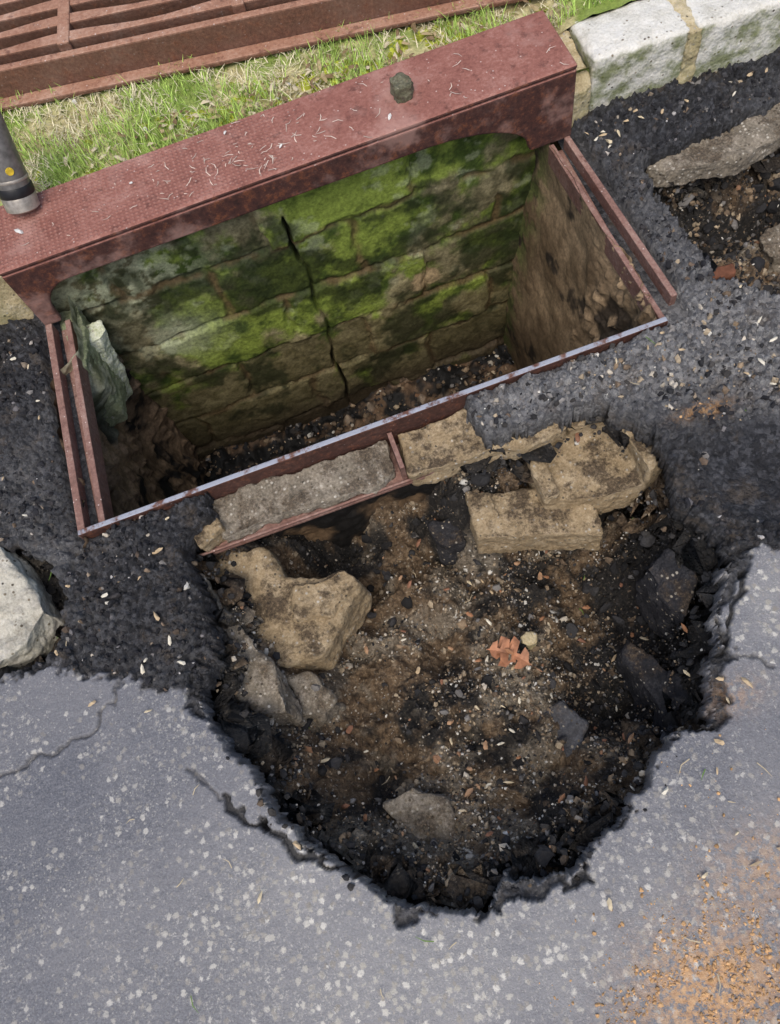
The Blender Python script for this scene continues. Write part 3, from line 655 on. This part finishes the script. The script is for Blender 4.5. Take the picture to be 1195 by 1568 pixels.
# ---------------------------------------------------------------- kerbs
def kerb(name,segs,mat,seed):
    bm=bmesh.new()
    for a,b,ya,yb_ in segs:
        bm_prism(bm,[(a,ya),(b,yb_),(b,yb_+.15),(a,ya+.15)],-.05,.135)
    ob=bm_obj(name,bm,mat)
    evaluated(ob,[('REMESH',dict(mode='VOXEL',voxel_size=.008)),('SMOOTH',dict(factor=.5,iterations=6))])
    displace(ob,.008,9,seed,5,True,.003,60);return ob
kerb('concrete_kerb',[(.80,1.04,1.485,1.473)],MK,40)
kerb('concrete_kerb',[(1.052,1.9,1.472,1.43)],MK,41)
kerb('concrete_kerb',[(1.91,4.2,1.43,1.32)],MK,45)
kerb('yellow_kerb',[(-3.,-.655,1.49,1.49)],MKY,42)
chunk('kerb_mortar_joint',[([(.742,1.46),(.795,1.475),(.80,1.62),(.742,1.64)],-.02,.105)],MKY,.014,14,(0,.3),43)
chunk('kerb_mortar_joint',[([(1.025,1.466),(1.065,1.463),(1.066,1.625),(1.026,1.63)],-.02,.134)],MKY,.014,20,(0,0),44)
# ---------------------------------------------------------------- verge
xg=np.concatenate([-outer(1.2,1)[::-1],np.arange(-1.2,1.8,.012),outer(1.8,1)])
yg=np.concatenate([np.arange(1.615,3.2,.012),outer(3.2,1)])
def verge(U,W):
    n=fbm(U,W,8,4,400);n2=fbm(U,W,60,3,401)
    z=.135+(n-.5)*.03+(n2-.5)*.012
    c=lerp((.30,.26,.12),(.58,.52,.28),ss(.3,.7,n2));c=lerp2(c,(.20,.30,.05),ss(.45,.6,n)*.8)
    return U,W,z,c
surf('grass_verge',verge,xg,yg,MV)
n=60000;x=rng.uniform(-1.0,1.9,n);y=1.635+rng.random(n)**1.1*1.2
cl=fbm(x,y,7,3,410)
k=rng.random(n)<ss(.30,.55,cl+.25*ss(.3,-.4,x))*.9+.1
x,y,cl=x[k],y[k],cl[k];n=len(x)
green=rng.random(n)<np.clip(ss(.42,.60,cl)*.9,.12,.9)
c=np.where(green[:,None],np.array([(.40,.56,.13)])*rng.uniform(.6,1.4,(n,1)),np.array([(.84,.77,.52)])*rng.uniform(.6,1.12,(n,1)))
a=rng.uniform(0,2*np.pi,n);h=np.where(green,rng.uniform(.012,.042,n),rng.uniform(.006,.02,n));lean=np.where(green,rng.uniform(.2,1.0,n),rng.uniform(1.,2.5,n))*h
w=rng.uniform(.0008,.0017,n);z0=.135+(fbm(x,y,8,4,400)-.5)*.03
p=np.stack([-np.sin(a)*w,np.cos(a)*w,np.zeros(n)],1);b=np.stack([x,y,z0],1)
m_=b+np.stack([np.cos(a)*lean*.35,np.sin(a)*lean*.35,h*.6],1);t_=b+np.stack([np.cos(a)*lean,np.sin(a)*lean,h],1)
V=np.stack([b-p,b+p,m_+p*.8,m_-p*.8,t_+p*.1,t_-p*.1],1).reshape(-1,3)
f=np.array([(0,1,2,3),(3,2,4,5)]);F=(f[None]+(np.arange(n)*6)[:,None,None]).reshape(-1,4)
mesh_np('grass',V,F,MB,False,{'col':np.repeat(np.clip(c,0,.95),6,0)})
n=900;x=np.concatenate([rng.normal(.30,.16,n//2),rng.normal(.05,.3,n//2)]);y=np.concatenate([rng.normal(1.71,.03,n//2),rng.normal(1.72,.05,n//2)])
k=(y>1.64)&(fbm(x,y,25,2,420)>.48);x,y=x[k],y[k];n=len(x)
stones('moss',np.stack([x,y,.132+(fbm(x,y,8,4,400)-.5)*.03],1),rng.uniform(.004,.015,n),np.array([(.38,.42,.05)])*rng.uniform(.5,1.3,(n,1)),sub=2,jag=.2,embed=.1)
n=260;x=rng.normal(.1,.35,n);y=rng.uniform(1.64,1.78,n)
chips('dead_leaf_litter',np.stack([x,y],1),np.full(n,.150),rng.uniform(.005,.016,n),np.array([(.42,.33,.18),(.60,.52,.36),(.22,.15,.08)])[rng.integers(0,3,n)],.45)
n=10;x=rng.uniform(-.6,.7,n);y=rng.uniform(1.65,1.95,n)
stones('pebbles',np.stack([x,y,np.full(n,.145)],1),rng.uniform(.004,.012,n),np.array([(.6,.58,.52)])*rng.uniform(.6,1.2,(n,1)),sub=2,jag=.08)
# ---------------------------------------------------------------- grate lying on the verge
bm=bmesh.new()
Lg,Dg=1.42,.72
bm_box(bm,-.2,Lg,-.035,.0,.0,.014)
bm_box(bm,-.2,Lg,.0005,.022,0,.085)
bm_box(bm,-.2,Lg,Dg-.02,Dg,0,.085)
for xx in(-.2,Lg-.025):bm_box(bm,xx,xx+.025,.0225,Dg-.0205,0,.085)
ny=11;pit=(Dg-.06)/ny
for i in range(ny):
    yy=.050+i*pit
    seg=np.linspace(-.174,Lg-.026,41)
    for a,b in zip(seg[:-1],seg[1:]):
        va=[]
        for t in(a,b):
            ph=(t-.24)/.44*2*math.pi
            w_=.014+.004*math.cos(ph)
            dzt=-.006*(1-math.cos(ph))*.5
            for dy,dz in((-w_*.7,.045),(w_*.7,.045),(w_,.100+dzt),(-w_,.100+dzt)):
                va.append(bm.verts.new((t,yy+dy,dz)))
        A,B=va[:4],va[4:]
        for q in range(4):bm.faces.new((A[q],A[(q+1)%4],B[(q+1)%4],B[q]))
bmesh.ops.remove_doubles(bm,verts=bm.verts,dist=.0004)
for xx in(-.20+.04,.24,.68,1.12):bm_box(bm,xx-.016,xx+.016,.0225,Dg-.0205,.04,.104)
gr=bm_obj('drain_grate',bm,MGR)
evaluated(gr,[('BEVEL',dict(width=.004,segments=2,limit_method='ANGLE'))])
gr.matrix_world=Matrix.Translation((-.60,2.035,.150))@Matrix.Rotation(math.radians(-11.5),4,'Z')@Matrix.Rotation(math.radians(3),4,'X')
# ---------------------------------------------------------------- flashlight standing on the hood
def lathe(bm,prof,n=40):
    rings=[[bm.verts.new((r*math.cos(2*math.pi*i/n),r*math.sin(2*math.pi*i/n),z)) for i in range(n)] for z,r in prof]
    for a,b in zip(rings[:-1],rings[1:]):
        for i in range(n):bm.faces.new((a[i],a[(i+1)%n],b[(i+1)%n],b[i]))
    bm.faces.new(rings[0][::-1]);bm.faces.new(rings[-1])
root=bpy.data.objects.new('flashlight',None);col.objects.link(root)
gm=mat_simple('grey_metal',(.34,.31,.27),.4,.3)
parts=[('head',[(0,.032),(.004,.038),(.030,.039),(.034,.037)],gm),
('rubber_band',[(.034,.0385),(.037,.040),(.052,.040),(.055,.0385)],mat_simple('black_rubber',(.012,.012,.014),.5)),
('barrel',[(.055,.037),(.075,.037),(.12,.036),(.24,.035),(.245,.031)],mat_simple('dark_grey_metal',(.16,.15,.14),.4,.3)),
('ring',[(.066,.0375),(.068,.0385),(.071,.0385),(.073,.0375)],gm)]
for nm,pr,mt in parts:
    bm=bmesh.new();lathe(bm,pr);o=bm_obj(nm,bm,mt,True);o.parent=root
    o.modifiers.new('e','EDGE_SPLIT').split_angle=math.radians(40)
bm=bmesh.new();bmesh.ops.create_cone(bm,cap_ends=True,segments=24,radius1=.009,radius2=.008,depth=.004)
o=bm_obj('yellow_button',bm,mat_simple('yellow_plastic',(.6,.42,.03),.4));o.parent=root
o.matrix_local=Matrix.Translation((.012,-.035,.092))@Matrix.Rotation(math.radians(90),4,'X')@Matrix.Rotation(math.radians(20),4,'Y')
root.matrix_world=Matrix.Translation((-.550,1.580,.203))@Matrix.Rotation(math.radians(-24),4,'X')@Matrix.Rotation(math.radians(8),4,'Y')
# ---------------------------------------------------------------- light, world, camera
w=bpy.data.worlds.new('World');scene.world=w;w.use_nodes=True;nt=w.node_tree
sky=nt.nodes.new('ShaderNodeTexSky');sky.sky_type='NISHITA';sky.sun_disc=False
sky.sun_elevation=math.radians(62);sky.sun_rotation=math.radians(200);sky.dust_density=4;sky.air_density=1.0;sky.ozone_density=1
nt.links.new(sky.outputs[0],nt.nodes['Background'].inputs[0]);nt.nodes['Background'].inputs[1].default_value=.15
sl=bpy.data.lights.new('sun','SUN');sl.energy=1.5;sl.angle=math.radians(40);sl.color=(1,.96,.9)
so=bpy.data.objects.new('sun',sl);col.objects.link(so)
az=math.radians(200);el=math.radians(62)
dv=Vector((math.sin(az)*math.cos(el),math.cos(az)*math.cos(el),math.sin(el)))
so.rotation_euler=dv.to_track_quat('Z','Y').to_euler()
cam=bpy.data.cameras.new('camera');cam.sensor_width=36;cam.lens=28.0;cam.clip_start=.02;cam.clip_end=200
co=bpy.data.objects.new('camera',cam);col.objects.link(co)
r=math.radians(19.9);p=math.radians(66.6)
fw=Vector((0,math.cos(p),-math.sin(p)));up0=Vector((0,math.sin(p),math.cos(p)));rt0=Vector((1,0,0))
rt=rt0*math.cos(r)-up0*math.sin(r);up=rt0*math.sin(r)+up0*math.cos(r)
mt=Matrix((rt,up,-fw)).transposed().to_4x4();mt.translation=(0,0,1.5);co.matrix_world=mt
scene.camera=co
scene.view_settings.view_transform='Standard';scene.view_settings.look='None';scene.view_settings.exposure=0
